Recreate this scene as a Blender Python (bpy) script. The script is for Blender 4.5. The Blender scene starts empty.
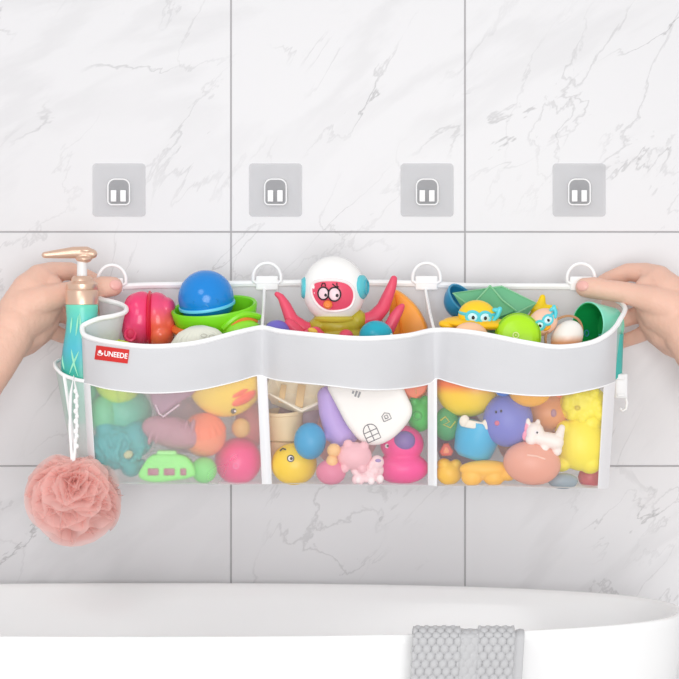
import bpy, bmesh, math, random
from mathutils import Vector, Matrix, Euler
random.seed(7)
PI = math.pi
C = bpy.context.scene.collection
# ------------------------------------------------------------------ camera frame
D0, FPX, HOR = 3.0, 2340.0, 260.0      # wall distance, focal length in px (679 px frame), horizon row
CAMZ = .6 + (583 - HOR) * 2.97 / FPX
def S(y): return (D0 + y) / FPX                        # metres per pixel at depth y
def P(px, py, y): s = S(y); return Vector(((px - 339.5) * s, y, CAMZ - (py - HOR) * s))

# ------------------------------------------------------------------ materials
def lin(h):
    h = h.lstrip('#'); o = []
    for i in (0, 2, 4):
        c = int(h[i:i+2], 16) / 255
        o.append(c / 12.92 if c <= .04045 else ((c + .055) / 1.055) ** 2.4)
    return (*o, 1)
_m = {}
def newmat(name):
    m = bpy.data.materials.new(name); m.use_nodes = True
    nt = m.node_tree; b = nt.nodes['Principled BSDF']; return m, nt, b
def mat(h, rough=.38, sss=0.0, spec=.45, metal=0.0, bump=0.0, bscale=60):
    k = (h, rough, sss, spec, metal, bump, bscale)
    if k in _m: return _m[k]
    m, nt, b = newmat('plastic_' + h.strip('#'))
    b.inputs['Roughness'].default_value = rough
    b.inputs['Specular IOR Level'].default_value = spec
    b.inputs['Metallic'].default_value = metal
    # a faint unevenness of pigment, fixed to the thing
    tc = nt.nodes.new('ShaderNodeTexCoord'); n = nt.nodes.new('ShaderNodeTexNoise'); n.inputs['Scale'].default_value = 3
    mx = nt.nodes.new('ShaderNodeMix'); mx.data_type = 'RGBA'
    c = lin(h); mx.inputs[6].default_value = c; mx.inputs[7].default_value = tuple(min(1, v * 1.06 + .004) for v in c[:3]) + (1,)
    nt.links.new(tc.outputs['Generated'], n.inputs['Vector']); nt.links.new(n.outputs[0], mx.inputs[0])
    nt.links.new(mx.outputs[2], b.inputs['Base Color'])
    if sss:
        b.inputs['Subsurface Weight'].default_value = sss
        b.inputs['Subsurface Radius'].default_value = (1, .5, .35)
        b.inputs['Subsurface Scale'].default_value = .006
    if bump:
        n2 = nt.nodes.new('ShaderNodeTexNoise'); n2.inputs['Scale'].default_value = bscale; n2.inputs['Detail'].default_value = 4
        bp = nt.nodes.new('ShaderNodeBump'); bp.inputs['Strength'].default_value = bump; bp.inputs['Distance'].default_value = .002
        nt.links.new(tc.outputs['Object'], n2.inputs['Vector']); nt.links.new(n2.outputs[0], bp.inputs['Height']); nt.links.new(bp.outputs[0], b.inputs['Normal'])
    _m[k] = m; return m
def grad(stops, axis='Z', rough=.38):
    """pigment running from one colour to another across the thing (stops: [(pos,hex)...] along its own height)"""
    k = (tuple(stops), axis, rough)
    if k in _m: return _m[k]
    m, nt, b = newmat('blend_' + stops[0][1].strip('#'))
    b.inputs['Roughness'].default_value = rough
    tc = nt.nodes.new('ShaderNodeTexCoord'); sp = nt.nodes.new('ShaderNodeSeparateXYZ'); r = nt.nodes.new('ShaderNodeValToRGB')
    while len(r.color_ramp.elements) < len(stops): r.color_ramp.elements.new(.5)
    for e, (p, h) in zip(r.color_ramp.elements, stops): e.position = p; e.color = lin(h)
    nt.links.new(tc.outputs['Generated'], sp.inputs[0]); nt.links.new(sp.outputs[axis], r.inputs[0]); nt.links.new(r.outputs[0], b.inputs['Base Color'])
    _m[k] = m; return m
def gauze(name, h, cover, weave=True):
    """sheer cloth: part of the light goes straight through between the threads"""
    m = bpy.data.materials.new(name); m.use_nodes = True; nt = m.node_tree; nt.nodes.clear()
    out = nt.nodes.new('ShaderNodeOutputMaterial'); tr = nt.nodes.new('ShaderNodeBsdfTransparent')
    df = nt.nodes.new('ShaderNodeBsdfDiffuse'); tl = nt.nodes.new('ShaderNodeBsdfTranslucent'); a = nt.nodes.new('ShaderNodeMixShader'); x = nt.nodes.new('ShaderNodeMixShader')
    df.inputs[0].default_value = lin(h); tl.inputs[0].default_value = lin(h); a.inputs[0].default_value = .35
    nt.links.new(df.outputs[0], a.inputs[1]); nt.links.new(tl.outputs[0], a.inputs[2])
    nt.links.new(tr.outputs[0], x.inputs[1]); nt.links.new(a.outputs[0], x.inputs[2]); nt.links.new(x.outputs[0], out.inputs[0])
    if weave:
        tc = nt.nodes.new('ShaderNodeTexCoord'); n = nt.nodes.new('ShaderNodeTexNoise'); n.inputs['Scale'].default_value = 9; n.inputs['Detail'].default_value = 1
        mr = nt.nodes.new('ShaderNodeMapRange'); mr.inputs[3].default_value = cover - .05; mr.inputs[4].default_value = cover + .05
        nt.links.new(tc.outputs['Object'], n.inputs['Vector']); nt.links.new(n.outputs[0], mr.inputs[0]); nt.links.new(mr.outputs[0], x.inputs[0])
    else: x.inputs[0].default_value = cover
    return m
def marble():
    m, nt, b = newmat('marble_tile'); L = nt.links; N = nt.nodes
    b.inputs['Roughness'].default_value = .3; b.inputs['Specular IOR Level'].default_value = .35
    tc = N.new('ShaderNodeTexCoord')
    def vein(scale, rot, seed, width, strength, mscale, thr):
        mp = N.new('ShaderNodeMapping'); mp.inputs['Location'].default_value = (seed, seed * .7, seed * 1.3); mp.inputs['Scale'].default_value = (1, 1, 2.6); rt0 = N.new('ShaderNodeMapping'); rt0.inputs['Rotation'].default_value = (0, rot, 0)
        n = N.new('ShaderNodeTexNoise'); n.inputs['Scale'].default_value = scale; n.inputs['Detail'].default_value = 7; n.inputs['Roughness'].default_value = .55; n.inputs['Distortion'].default_value = .5
        s = N.new('ShaderNodeMath'); s.operation = 'SUBTRACT'; s.inputs[1].default_value = .5
        a = N.new('ShaderNodeMath'); a.operation = 'ABSOLUTE'
        r = N.new('ShaderNodeMapRange'); r.inputs[1].default_value = 0; r.inputs[2].default_value = width; r.inputs[3].default_value = 1; r.inputs[4].default_value = 0; r.interpolation_type = 'SMOOTHSTEP'
        k = N.new('ShaderNodeTexNoise'); k.inputs['Scale'].default_value = mscale; k.inputs['Detail'].default_value = 2
        kr = N.new('ShaderNodeMapRange'); kr.inputs[1].default_value = thr; kr.inputs[2].default_value = thr + .14; kr.inputs[3].default_value = 0; kr.inputs[4].default_value = strength
        mu = N.new('ShaderNodeMath'); mu.operation = 'MULTIPLY'
        L.new(tc.outputs['Object'], rt0.inputs[0]); L.new(rt0.outputs[0], mp.inputs[0]); L.new(mp.outputs[0], n.inputs['Vector']); L.new(n.outputs[0], s.inputs[0]); L.new(s.outputs[0], a.inputs[0]); L.new(a.outputs[0], r.inputs[0])
        mp2 = N.new('ShaderNodeMapping'); mp2.inputs['Location'].default_value = (seed * 2.1, 3, seed); L.new(tc.outputs['Object'], mp2.inputs[0]); L.new(mp2.outputs[0], k.inputs['Vector'])
        L.new(k.outputs[0], kr.inputs[0]); L.new(r.outputs[0], mu.inputs[0]); L.new(kr.outputs[0], mu.inputs[1]); return mu
    v1 = vein(2.0, .75, 3.1,   .0065, .45, 5.0, .49); v2 = vein(3.4, .9, 8.4, .011, .28, 4.0, .46); v3 = vein(1.3, .6, 5.5, .05, .09, 3.0, .42)
    ad = N.new('ShaderNodeMath'); ad.operation = 'ADD'; a2 = N.new('ShaderNodeMath'); a2.operation = 'ADD'
    L.new(v1.outputs[0], ad.inputs[0]); L.new(v2.outputs[0], ad.inputs[1]); L.new(ad.outputs[0], a2.inputs[0]); L.new(v3.outputs[0], a2.inputs[1])
    mx = N.new('ShaderNodeMix'); mx.data_type = 'RGBA'; mx.inputs[6].default_value = lin('#E2E1E3'); mx.inputs[7].default_value = lin('#8C8A8C')
    L.new(a2.outputs[0], mx.inputs[0]); L.new(mx.outputs[2], b.inputs['Base Color']); return m

WHITE = mat('#F2F2F4', .6); BIND = mat('#FAFAFB', .55); BLACK = mat('#1A1418', .3); EYEW = mat('#F6F0F2', .3)
BAND = mat('#D2D2D5', .8, bump=.15, bscale=900)
SKIN = mat('#EABDA9', .5, sss=.15, bump=.25, bscale=260)

# ------------------------------------------------------------------ mesh building; (u, v, w) = right, up, towards the viewer
def V(u, v, w=0): return Vector((u, -w, v))
class B:
    def __init__(s): s.bm = bmesh.new()
    def sph(s, u, v, w, ru, rv=None, rw=None, roll=0, seg=28, yaw=0):
        rv = ru if rv is None else rv; rw = (ru + rv) / 2 if rw is None else rw
        m = Matrix.Translation(V(u, v, w)) @ Euler((0, math.radians(-roll), math.radians(yaw))).to_matrix().to_4x4() @ Matrix.Diagonal((ru, rw, rv, 1))
        bmesh.ops.create_uvsphere(s.bm, u_segments=seg, v_segments=max(8, seg * 2 // 3), radius=1, matrix=m); return s
    def chain(s, pts, step=.35):
        """string of overlapping balls (u,v,w,r): to be fused by remeshing"""
        for a, b in zip(pts, pts[1:]):
            d = (Vector(a[:3]) - Vector(b[:3])).length; n = max(2, int(d / (max(.5 if a[3] > .2 else .004, min(a[3], b[3])) * step)) + 1)
            for i in range(n + 1):
                t = i / n; q = [a[k] + (b[k] - a[k]) * t for k in range(4)]
                s.sph(q[0], q[1], q[2], q[3], q[3], q[3], seg=16)
        return s
    def tube(s, pts, r, seg=10, closed=False, cap=True):
        pts = [Vector(p) for p in pts]; n = len(pts); rs = r if isinstance(r, (list, tuple)) else [r] * n
        rings = []; up = None
        for i, p in enumerate(pts):
            if closed: t = pts[(i + 1) % n] - pts[i - 1]
            else: t = pts[min(i + 1, n - 1)] - pts[max(i - 1, 0)]
            t.normalize()
            if up is None: up = t.orthogonal().normalized()
            up = (up - t * up.dot(t)); up = up.normalized() if up.length > 1e-6 else t.orthogonal().normalized()
            sd = t.cross(up)
            rings.append([s.bm.verts.new(p + (up * math.cos(2 * PI * k / seg) + sd * math.sin(2 * PI * k / seg)) * rs[i]) for k in range(seg)])
        for i in range(n if closed else n - 1):
            a, b = rings[i], rings[(i + 1) % n]
            for k in range(seg): s.bm.faces.new((a[k], a[(k + 1) % seg], b[(k + 1) % seg], b[k]))
        if not closed and cap: s.bm.faces.new(rings[0][::-1]); s.bm.faces.new(rings[-1])
        return s
    def box(s, u, v, w, du, dv, dw, roll=0, bev=0, pitch=0, yaw=0, seg=3):
        m = Matrix.Translation(V(u, v, w)) @ Euler((math.radians(pitch), math.radians(-roll), math.radians(yaw))).to_matrix().to_4x4() @ Matrix.Diagonal((du, dw, dv, 1))
        g = bmesh.ops.create_cube(s.bm, size=1, matrix=m)
        if bev: bmesh.ops.bevel(s.bm, geom=list({e for q in g['verts'] for e in q.link_edges}), offset=bev, segments=seg, profile=.5, affect='EDGES')
        return s
    def lathe(s, prof, c=(0, 0, 0), axis=(0, 1, 0), seg=40, flute=None):
        """prof: (radius, distance along axis)"""
        ax = V(*axis).normalized(); e1 = ax.orthogonal().normalized(); e2 = ax.cross(e1); c = V(*c); rings = []
        for r, h in prof:
            if r < 1e-5: rings.append([s.bm.verts.new(c + ax * h)]); continue
            rings.append([s.bm.verts.new(c + ax * h + (e1 * math.cos(2*PI*k/seg) + e2 * math.sin(2*PI*k/seg)) * (r * (1 + (flute[1] * math.cos(flute[0] * 2*PI*k/seg) if flute else 0)))) for k in range(seg)])
        for a, b in zip(rings, rings[1:]):
            if len(a) == 1 and len(b) == 1: continue
            for k in range(seg):
                k2 = (k + 1) % seg
                if len(a) == 1: s.bm.faces.new((a[0], b[k2], b[k]))
                elif len(b) == 1: s.bm.faces.new((a[k], a[k2], b[0]))
                else: s.bm.faces.new((a[k], a[k2], b[k2], b[k]))
        bmesh.ops.recalc_face_normals(s.bm, faces=s.bm.faces[:]); return s
    def ring(s, u, v, w, ru, rv, r, tilt=0, roll=0, n=48, yaw=0):
        """ring whose plane faces the viewer when tilt=0; tilt 90 lays it flat"""
        m = Euler((math.radians(tilt), math.radians(-roll), math.radians(yaw))).to_matrix()
        return s.tube([V(u, v, w) + m @ V(ru * math.cos(2*PI*k/n), rv * math.sin(2*PI*k/n), 0) for k in range(n)], r, seg=8, closed=True)
    def slab(s, pts, w0, w1, bev=0, rnd=0, seg=4):
        for _ in range(rnd):
            q = []
            for a, b in zip(pts, pts[1:] + pts[:1]): q += [(a[0]*.75+b[0]*.25, a[1]*.75+b[1]*.25), (a[0]*.25+b[0]*.75, a[1]*.25+b[1]*.75)]
            pts = q
        n0 = len(s.bm.verts)
        a = [s.bm.verts.new(V(p[0], p[1], w1)) for p in pts]; b = [s.bm.verts.new(V(p[0], p[1], w0)) for p in pts]; n = len(pts)
        f = [s.bm.faces.new(a), s.bm.faces.new(b[::-1])]
        for i in range(n): s.bm.faces.new((a[i], b[i], b[(i+1) % n], a[(i+1) % n]))
        bmesh.ops.recalc_face_normals(s.bm, faces=s.bm.faces[:])
        if bev: bmesh.ops.bevel(s.bm, geom=[e for q in f for e in q.edges], offset=bev, segments=seg, profile=.5, affect='EDGES', clamp_overlap=True)
        return s
    def hull(s, pts, sub=0):
        vs = [s.bm.verts.new(V(*p)) for p in pts]; bmesh.ops.convex_hull(s.bm, input=vs); return s
    def quadstrip(s, rows):
        vs = [[s.bm.verts.new(p) for p in r] for r in rows]
        for a, b in zip(vs, vs[1:]):
            for k in range(len(a) - 1): s.bm.faces.new((a[k], a[k+1], b[k+1], b[k]))
        return s

def finish(name, me, material, sharp=40):
    me.materials.clear(); me.materials.append(material)
    me.polygons.foreach_set('use_smooth', [True] * len(me.polygons))
    if sharp: me.set_sharp_from_angle(angle=math.radians(sharp))
    me.update()
def fuse(bm, voxel, smooth=6):
    me = bpy.data.meshes.new('tmp'); bm.to_mesh(me); o = bpy.data.objects.new('tmp', me); C.objects.link(o)
    r = o.modifiers.new('r', 'REMESH'); r.mode = 'VOXEL'; r.voxel_size = voxel
    sm = o.modifiers.new('s', 'SMOOTH'); sm.iterations = smooth; sm.factor = .5
    dg = bpy.context.evaluated_depsgraph_get(); out = bpy.data.meshes.new_from_object(o.evaluated_get(dg), depsgraph=dg)
    bpy.data.objects.remove(o); bpy.data.meshes.remove(me); return out
def meshfrom(b, M=None, fus=None, smooth=6, solid=0):
    bm = b.bm
    if M is not None: bmesh.ops.transform(bm, matrix=M, verts=bm.verts[:])
    if fus: me = fuse(bm, fus, smooth)
    else:
        me = bpy.data.meshes.new('m'); bm.to_mesh(me)
    bm.free(); return me
def text_prims(txt, size, bold=.03, extrude=.02):
    cu = bpy.data.curves.new('t', 'FONT'); cu.body = txt; cu.size = size; cu.offset = bold; cu.extrude = extrude; cu.align_x = 'CENTER'; cu.align_y = 'CENTER'
    o = bpy.data.objects.new('t', cu); C.objects.link(o); dg = bpy.context.evaluated_depsgraph_get()
    me = bpy.data.meshes.new_from_object(o.evaluated_get(dg), depsgraph=dg); bpy.data.objects.remove(o); bpy.data.curves.remove(cu); return me

class Thing:
    """collects parts; done() makes one mesh, or an Empty at the base that parents the parts"""
    def __init__(s, name, label, cat, px=0, py=0, y=0, group=None, rot=(0, 0, 0), world=False, kind=None):
        s.name, s.label, s.cat, s.group, s.kind = name, label, cat, group, kind; s.parts = []
        if world: s.M = Matrix.Identity(4); s.s = 1
        else:
            s.s = S(y); s.M = Matrix.Translation(P(px, py, y)) @ Euler([math.radians(a) for a in rot]).to_matrix().to_4x4() @ Matrix.Diagonal((s.s,) * 3 + (1,))
    def part(s, name, b, material, parent=None, fus=None, smooth=6, label=None, sharp=40):
        me = b if isinstance(b, bpy.types.Mesh) else meshfrom(b, s.M, fus * s.s if fus else None, smooth)
        finish(name, me, material, sharp); s.parts.append([name, me, parent, label]); return len(s.parts) - 1
    def done(s):
        lo = [1e9] * 3; hi = [-1e9] * 3
        for _, me, _, _ in s.parts:
            for v in me.vertices:
                for k in range(3): lo[k] = min(lo[k], v.co[k]); hi[k] = max(hi[k], v.co[k])
        base = Vector(((lo[0]+hi[0])/2, (lo[1]+hi[1])/2, lo[2])); T = Matrix.Translation(-base)
        for p in s.parts: p[1].transform(T); p[1].name = p[0]
        if len(s.parts) == 1: root = bpy.data.objects.new(s.name, s.parts[0][1]); root.data.name = s.name
        else: root = bpy.data.objects.new(s.name, None); root.empty_display_size = .02
        C.objects.link(root); root.location = base
        root['label'] = s.label; root['category'] = s.cat
        if s.group: root['group'] = s.group
        if s.kind: root['kind'] = s.kind
        if len(s.parts) > 1:
            obs = []
            for n, me, par, lab in s.parts:
                o = bpy.data.objects.new(n, me); C.objects.link(o); o.parent = root if par is None else obs[par]
                if lab: o['label'] = lab
                obs.append(o)
        s.root = root; return root
def structure(name, me, material, label):
    finish(name, me, material, 30); o = bpy.data.objects.new(name, me); C.objects.link(o); o['kind'] = 'structure'; o['label'] = label; o['category'] = name.split('_')[0]; return o

# ------------------------------------------------------------------ wall and floor
SQ = 234 * S(0); X0 = (231 - 339.5) * S(0); Z0 = P(0, 232, 0).z
b = B(); g = .0009
for i in range(-6, 7):
    for j in range(-5, 5):
        xa, xb = X0 + i * SQ + g, X0 + (i + 1) * SQ - g; za, zb = max(0, Z0 + j * SQ + g), Z0 + (j + 1) * SQ - g
        if zb <= 0: continue
        c = Vector(((xa + xb) / 2, .004, (za + zb) / 2))
        gg = bmesh.ops.create_cube(b.bm, size=1, matrix=Matrix.Translation(c) @ Matrix.Diagonal((xb - xa, .008, zb - za, 1)))
        bmesh.ops.bevel(b.bm, geom=list({e for q in gg['verts'] for e in q.link_edges}), offset=.0006, segments=1, affect='EDGES')
wall = structure('wall_back', meshfrom(b), marble(), 'white marble tiled wall with thin grey veins')
b = B(); b.box(0, (Z0 + 5*SQ) / 2, -.0072, 13 * SQ, Z0 + 5*SQ, .012)
bmesh.ops.translate(b.bm, vec=(X0 + .5 * SQ, 0, 0), verts=b.bm.verts[:])
structure('trim_1', meshfrom(b), mat('#AFADAF', .9), 'grey grout between the marble tiles')
b = B(); b.box(0, -.01, 1.0, 13 * SQ, .02, 2.06); bmesh.ops.translate(b.bm, vec=(X0 + .5 * SQ, 0, 0), verts=b.bm.verts[:])
structure('floor', meshfrom(b), mat('#D6D4D2', .4), 'pale grey bathroom floor')

# ------------------------------------------------------------------ adhesive hook pads
def arch(cx, cy, w, h, r, n=6):
    pts = []
    for (sx, sy, rr, a0) in ((1, 1, r[0], 0), (-1, 1, r[0], 90), (-1, -1, r[1], 180), (1, -1, r[1], 270)):
        for k in range(n + 1):
            a = math.radians(a0 + 90 * k / n); pts.append((cx + sx * (w/2 - rr) + rr * math.cos(a), cy + sy * (h/2 - rr) + rr * math.sin(a)))
    return pts
CLEAR = gauze('clear_film', '#ECECEE', .45, False); CLEAR2 = gauze('clear_plastic', '#CFCFD2', .7, False)
pad_labels = ['clear square adhesive hook pad, leftmost of four, above the pink-red toy',
              'clear square adhesive hook pad above the white octopus helmet, left of centre seam',
              'clear square adhesive hook pad, third from the left, above the orange sail toy',
              'clear square adhesive hook pad, rightmost of four, above the right hand']
t = Thing('adhesive_hook', pad_labels[0], 'hook', 119, 190, -.001, group='adhesive hook pads on the marble wall')
b = B(); b.slab(arch(0, 0, 53, 53, (3.5, 3.5)), 0, .8, .3); t.part('pad', b, CLEAR)
b = B(); b.slab(arch(0, -2, 21, 25, (7, 4)), .8, 3.0, .8); k = t.part('hook_base', b, CLEAR2)
b = B(); b.tube([V(u, v, 2.6) for u, v in arch(0, -2, 21.5, 25.5, (7, 4))], .75, closed=True, seg=8); t.part('base_rim', b, BIND, k)
for dx in (-5, 4.5):
    b = B(); b.box(dx, -6, 4.4, 5.6, 11.5, 3, bev=.6)
    for q in (-3, 0, 3): b.box(dx + .3, -6 + q, 6.2, 3.4, 1, .8, bev=.2)
    t.part('prong', b, BIND)
pad = t.done()
def copy_tree(o, par=None):
    c = o.copy(); C.objects.link(c); c.parent = par
    for ch in o.children[:]: copy_tree(ch, c)
    return c
for lab, px in zip(pad_labels[1:], (275.5, 427, 579)):
    c = copy_tree(pad); c.location.x += (px - 119) * S(0); c['label'] = lab

# ------------------------------------------------------------------ bathtub and towel
AX, BY = .628, .216; TCX, TCY = P(150, 0, -.246).x, -.246
def sup(a, bb, th, e=2.35):
    c, s_ = math.cos(th), math.sin(th)
    return a * math.copysign(abs(c) ** (2 / e), c), bb * math.copysign(abs(s_) ** (2 / e), s_)
prof = [(-.17, .02), (-.145, .01), (-.13, .03), (-.085, .2), (-.045, .36), (-.014, .50), (-.004, .56), (-.001, .590), (0, .5975), (-.002, .600), (-.005, .6008), (-.009, .600), (-.013, .596), (-.022, .580), (-.05, .5), (-.08, .35), (-.105, .22), (-.12, .16), (-.16, .135), (-.205, .13)]
b = B(); rings = []
NT = 144
for off, z in prof:
    rings.append([b.bm.verts.new((TCX + p[0], TCY + p[1], z)) for p in (sup(AX + off, BY + off, 2*PI*k/NT) for k in range(NT))])
for r1, r2 in zip(rings, rings[1:]):
    for k in range(NT): b.bm.faces.new((r1[k], r1[(k+1) % NT], r2[(k+1) % NT], r2[k]))
b.bm.faces.new(rings[0]); b.bm.faces.new(rings[-1][::-1]); bmesh.ops.recalc_face_normals(b.bm, faces=b.bm.faces[:])
t = Thing('bathtub', 'white freestanding oval bathtub standing against the marble wall', 'bathtub', world=True)
t.part('tub', b, mat('#FBFBFC', .16, spec=.5), sharp=60)
b = B(); b.lathe([(0, .133), (.022, .133), (.024, .1305)], (TCX - .3, 0, -TCY)); t.part('drain', b, mat('#C8C8CC', .2, metal=1))
t.done()

s = S(-.47); x0 = P(412, 0, -.47).x; W = 112
def towel_path(l):
    """arc-length in px over the rim -> (y, z, normal y, normal z)"""
    yr, R = TCY - BY + .008, .013
    zt = .600
    if l < 40: return (yr + R - (40 - l) * s * -.18, zt - (40 - l) * s, 1, 0)
    arc = PI * R / s
    if l < 40 + arc:
        a = (l - 40) / arc * PI; return (yr + R * math.cos(a), zt + .0005 + R * .30 * math.sin(a), math.cos(a), math.sin(a))
    q = (l - 40 - arc) * s; return (yr - R + q * .03, zt - q, -1, 0)
b = B(); rows = []; du = .85; NU = int(W / du); NL = int((40 + 38 + 110) / du)
for j in range(NL + 1):
    l = j * du; row = []
    for i in range(NU + 1):
        u = i * du; h = 0
        if u < 102:
            wv = u + 1.2 * math.sin(l / 17)
            r0 = math.floor(l / 7.6); best = 9
            for rr in (r0 - 1, r0, r0 + 1):
                off = 4.4 * (rr % 2)
                cc = round((wv - off) / 8.8) * 8.8 + off
                best = min(best, math.hypot((wv - cc) / 4.5, (l - (rr + .5) * 7.6) / 5.2))
            h = 5.0 * math.sqrt(max(0, 1 - best ** 2)) * (.35 if 47 < u < 66 else 1)
        elif u < 104: h = -.3
        else: h = 1.0 + .4 * math.cos((u - 108) / 4 * PI)
        fold = 1.3 * math.sin(u / 17) + .8 * math.sin(u / 7 + 1)
        y, z, ny, nz = towel_path(l); k = (h + fold + 1.5) * s
        row.append((x0 + u * s + .002 * math.sin(l / 30), y + ny * k, z + nz * (h + 1.5) * s))
    rows.append([Vector(p) for p in row])
b.quadstrip(rows)
me = meshfrom(b); o = bpy.data.objects.new('tmp', me); C.objects.link(o); md = o.modifiers.new('s', 'SOLIDIFY'); md.thickness = .0018; md.offset = 0
dg = bpy.context.evaluated_depsgraph_get(); me2 = bpy.data.meshes.new_from_object(o.evaluated_get(dg), depsgraph=dg); bpy.data.objects.remove(o)
t = Thing('towel', 'light grey popcorn-weave towel hanging over the bathtub rim', 'towel', world=True)
t.part('cloth', me2, mat('#C4C4C6', .95, bump=.3, bscale=1500), sharp=0); t.done()

# ------------------------------------------------------------------ bath toy organizer
DY = -.015; YB = -.072
KEYS = [(82,329,84,383,90,483,-.150),(86,336,90,384.5,96,484,-.165),(108,342,112,389.5,115,484,-.19),(150,346.5,150,393,150,484,-.205),(195,343,194,390.5,195,484,-.2),
 (235,333,234,382,236,484.5,-.18),(257.5,328,257,375.5,262,484,-.160),(266,328,267,377.5,272,484,-.160),(282,331.5,284,381,288,484,-.18),(320,335.5,325,385,325,484.5,-.205),
 (362,338.5,367,389.5,367,485,-.208),(404,336,401,388.5,400,485,-.19),(428,331,428,384,428,485,-.165),(438,330,437,378.5,437,486,-.160),(455,330.5,450,382,450,486,-.175),
 (482,334,478,389,480,486,-.195),(528,343,525,395,525,487,-.21),(559,347,560,395,555,488,-.205),(590,343,588,390,585,488,-.19),(608,334,604,386,598,488.5,-.175),(617,325,615,382,608,488,-.155)]
def cr(pts, t):
    n = len(pts) - 1; i = min(int(t), n - 1); f = t - i; p = [pts[max(0, min(n, i + k))] for k in (-1, 0, 1, 2)]
    return [.5 * (2*b_ + (c - a) * f + (2*a - 5*b_ + 4*c - d) * f*f + (-a + 3*b_ - 3*c + d) * f**3) for a, b_, c, d in zip(*p)]
def st(t): k = cr(KEYS, t); k[6] += DY; return k
def yF(px):
    for a, b_ in zip(KEYS, KEYS[1:]):
        if a[0] <= px <= b_[0]: f = (px - a[0]) / (b_[0] - a[0]); return a[6] + (b_[6] - a[6]) * f + DY
    return (KEYS[0][6] if px < 82 else KEYS[-1][6]) + DY
def front(t, v):
    """v 0 rim .. 1 band edge .. 2 bottom"""
    k = st(t)
    if v <= 1: return P(k[0] + (k[2]-k[0]) * v, k[1] + (k[3]-k[1]) * v, k[6] - .003 * math.sin(PI * v))
    v -= 1; return P(k[2] + (k[4]-k[2]) * v, k[3] + (k[5]-k[3]) * v, k[6] + .010 * v * v - .003 * math.sin(PI * v))
def sheet(t0, t1, v0, v1, nt, nv, off=0):
    rows = []
    for j in range(nv + 1):
        rows.append([front(t0 + (t1 - t0) * i / nt, v0 + (v1 - v0) * j / nv) + Vector((0, -off, 0)) for i in range(nt + 1)])
    return B().quadstrip(rows)
def solid(b, th):
    me = meshfrom(b); o = bpy.data.objects.new('tmp', me); C.objects.link(o); md = o.modifiers.new('s', 'SOLIDIFY'); md.thickness = th; md.offset = 0
    dg = bpy.context.evaluated_depsgraph_get(); m2 = bpy.data.meshes.new_from_object(o.evaluated_get(dg), depsgraph=dg); bpy.data.objects.remove(o); return m2
ZB = P(0, 486, -.2).z
LEFT = [(82,329,-.165),(84,325,-.160),(98,319,-.158),(114,316,-.154),(124.5,312.5,-.143),(126,308,-.128),(120,304,-.115),(109,301,-.107),(101,299,-.098),(98,294,-.088),(104,289,-.078),(114,287,YB)]
RIGHT = [(617,325,-.170),(621,318,-.155),(624,313,-.135),(625,308,-.110),(621,303,-.090),(612,297,-.078),(602,287,YB)]
BACK = [(114,287),(150,285.5),(190,285),(234,284),(264,283.5),(300,283),(340,283),(380,283),(424,284),(460,286),(500,286.5),(550,286.5),(602,287)]
G1 = gauze('sheer_mesh_soft', '#FFFFFF', .27); G2 = gauze('sheer_mesh_thin', '#FFFFFF', .14); G3 = gauze('white_mesh_cloth', '#F2F2F4', .75); G4 = gauze('sheer_side_mesh', '#FFFFFF', .4)
bag = Thing('bath_toy_organizer', 'white hanging mesh organizer with three pockets full of bath toys', 'toy organizer', world=True)
band = bag.part('front_band', solid(sheet(0, 20, 0, 1, 160, 8), .0012), BAND)
for k, (a, c, g_) in enumerate(((1, 6, G1), (7, 12, G2), (13, 19, G2))):
    bag.part('mesh_window', sheet(a, c, 1, 2, 50, 12), g_)
for a, c in ((0, 1), (6, 7), (12, 13), (19, 20)):
    bag.part('edge_strap', solid(sheet(a, c, .985, 2, 5, 16, .0008), .0012), mat('#EDEDF0', .7))
b = B(); b.tube([front(20 * i / 200, 0) for i in range(201)], .0031, 8)
L = [P(*cr(LEFT, i / 6)) for i in range(6 * (len(LEFT) - 1) + 1)]; R_ = [P(*cr(RIGHT, i / 6)) for i in range(6 * (len(RIGHT) - 1) + 1)]
BK = [P(p[0], p[1], YB) for p in (cr(BACK, i / 4) for i in range(4 * (len(BACK) - 1) + 1))]
L[0] = front(0, 0); R_[0] = front(20, 0)
b.tube(L, .0031, 8); b.tube(R_, .0031, 8); b.tube(BK, .0042, 8)
bag.part('rim_binding', b, BIND)
bag.part('band_hem', B().tube([front(20 * i / 200, 1) + Vector((0, -.001, 0)) for i in range(201)], .0008, 6), BIND)
# side panels: rim line lofted to a simpler bottom line
def side(Lt, frontbot, backbot, v1=1.0, v0=0):
    n = len(Lt); rows = []; cum = [0]
    for a, c in zip(Lt, Lt[1:]): cum.append(cum[-1] + (a - c).length)
    for j in range(17):
        v = v0 + (v1 - v0) * j / 16; rows.append([(lambda p, f: p * (1 - v ** .8) + (frontbot * (1 - f) + backbot * f) * v ** .8)(Lt[i], cum[i] / cum[-1]) for i in range(n)])
        for i in range(n): rows[-1][i].z = Lt[i].z * (1 - v) + ((frontbot * (1 - cum[i]/cum[-1]) + backbot * cum[i]/cum[-1]).z) * v
    return B().quadstrip(rows)
fbL, bbL = front(0, 2), Vector((P(112, 0, YB).x, YB, ZB)); fbR, bbR = front(20, 2), Vector((P(597, 0, YB).x, YB, ZB))
bag.part('side_panel', side(L, fbL, bbL, .42), gauze('white_side_cloth', '#F0F0F3', .9, False)); bag.part('side_mesh', side(L, fbL, bbL, 1, .42), G4)
bag.part('side_mesh', side(R_, fbR, bbR), G4)
rows = []
for j in range(9):
    rows.append([Vector((p.x * (1 - .02 * j / 8), YB - .0 , p.z * (1 - j / 8) + ZB * j / 8)) for p in BK])
bag.part('back_panel', B().quadstrip(rows), G3)
fl = [front(20 * i / 40, 2) for i in range(41)]; bl = [Vector((bbL.x + (bbR.x - bbL.x) * i / 40, YB, ZB)) for i in range(41)]
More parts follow.
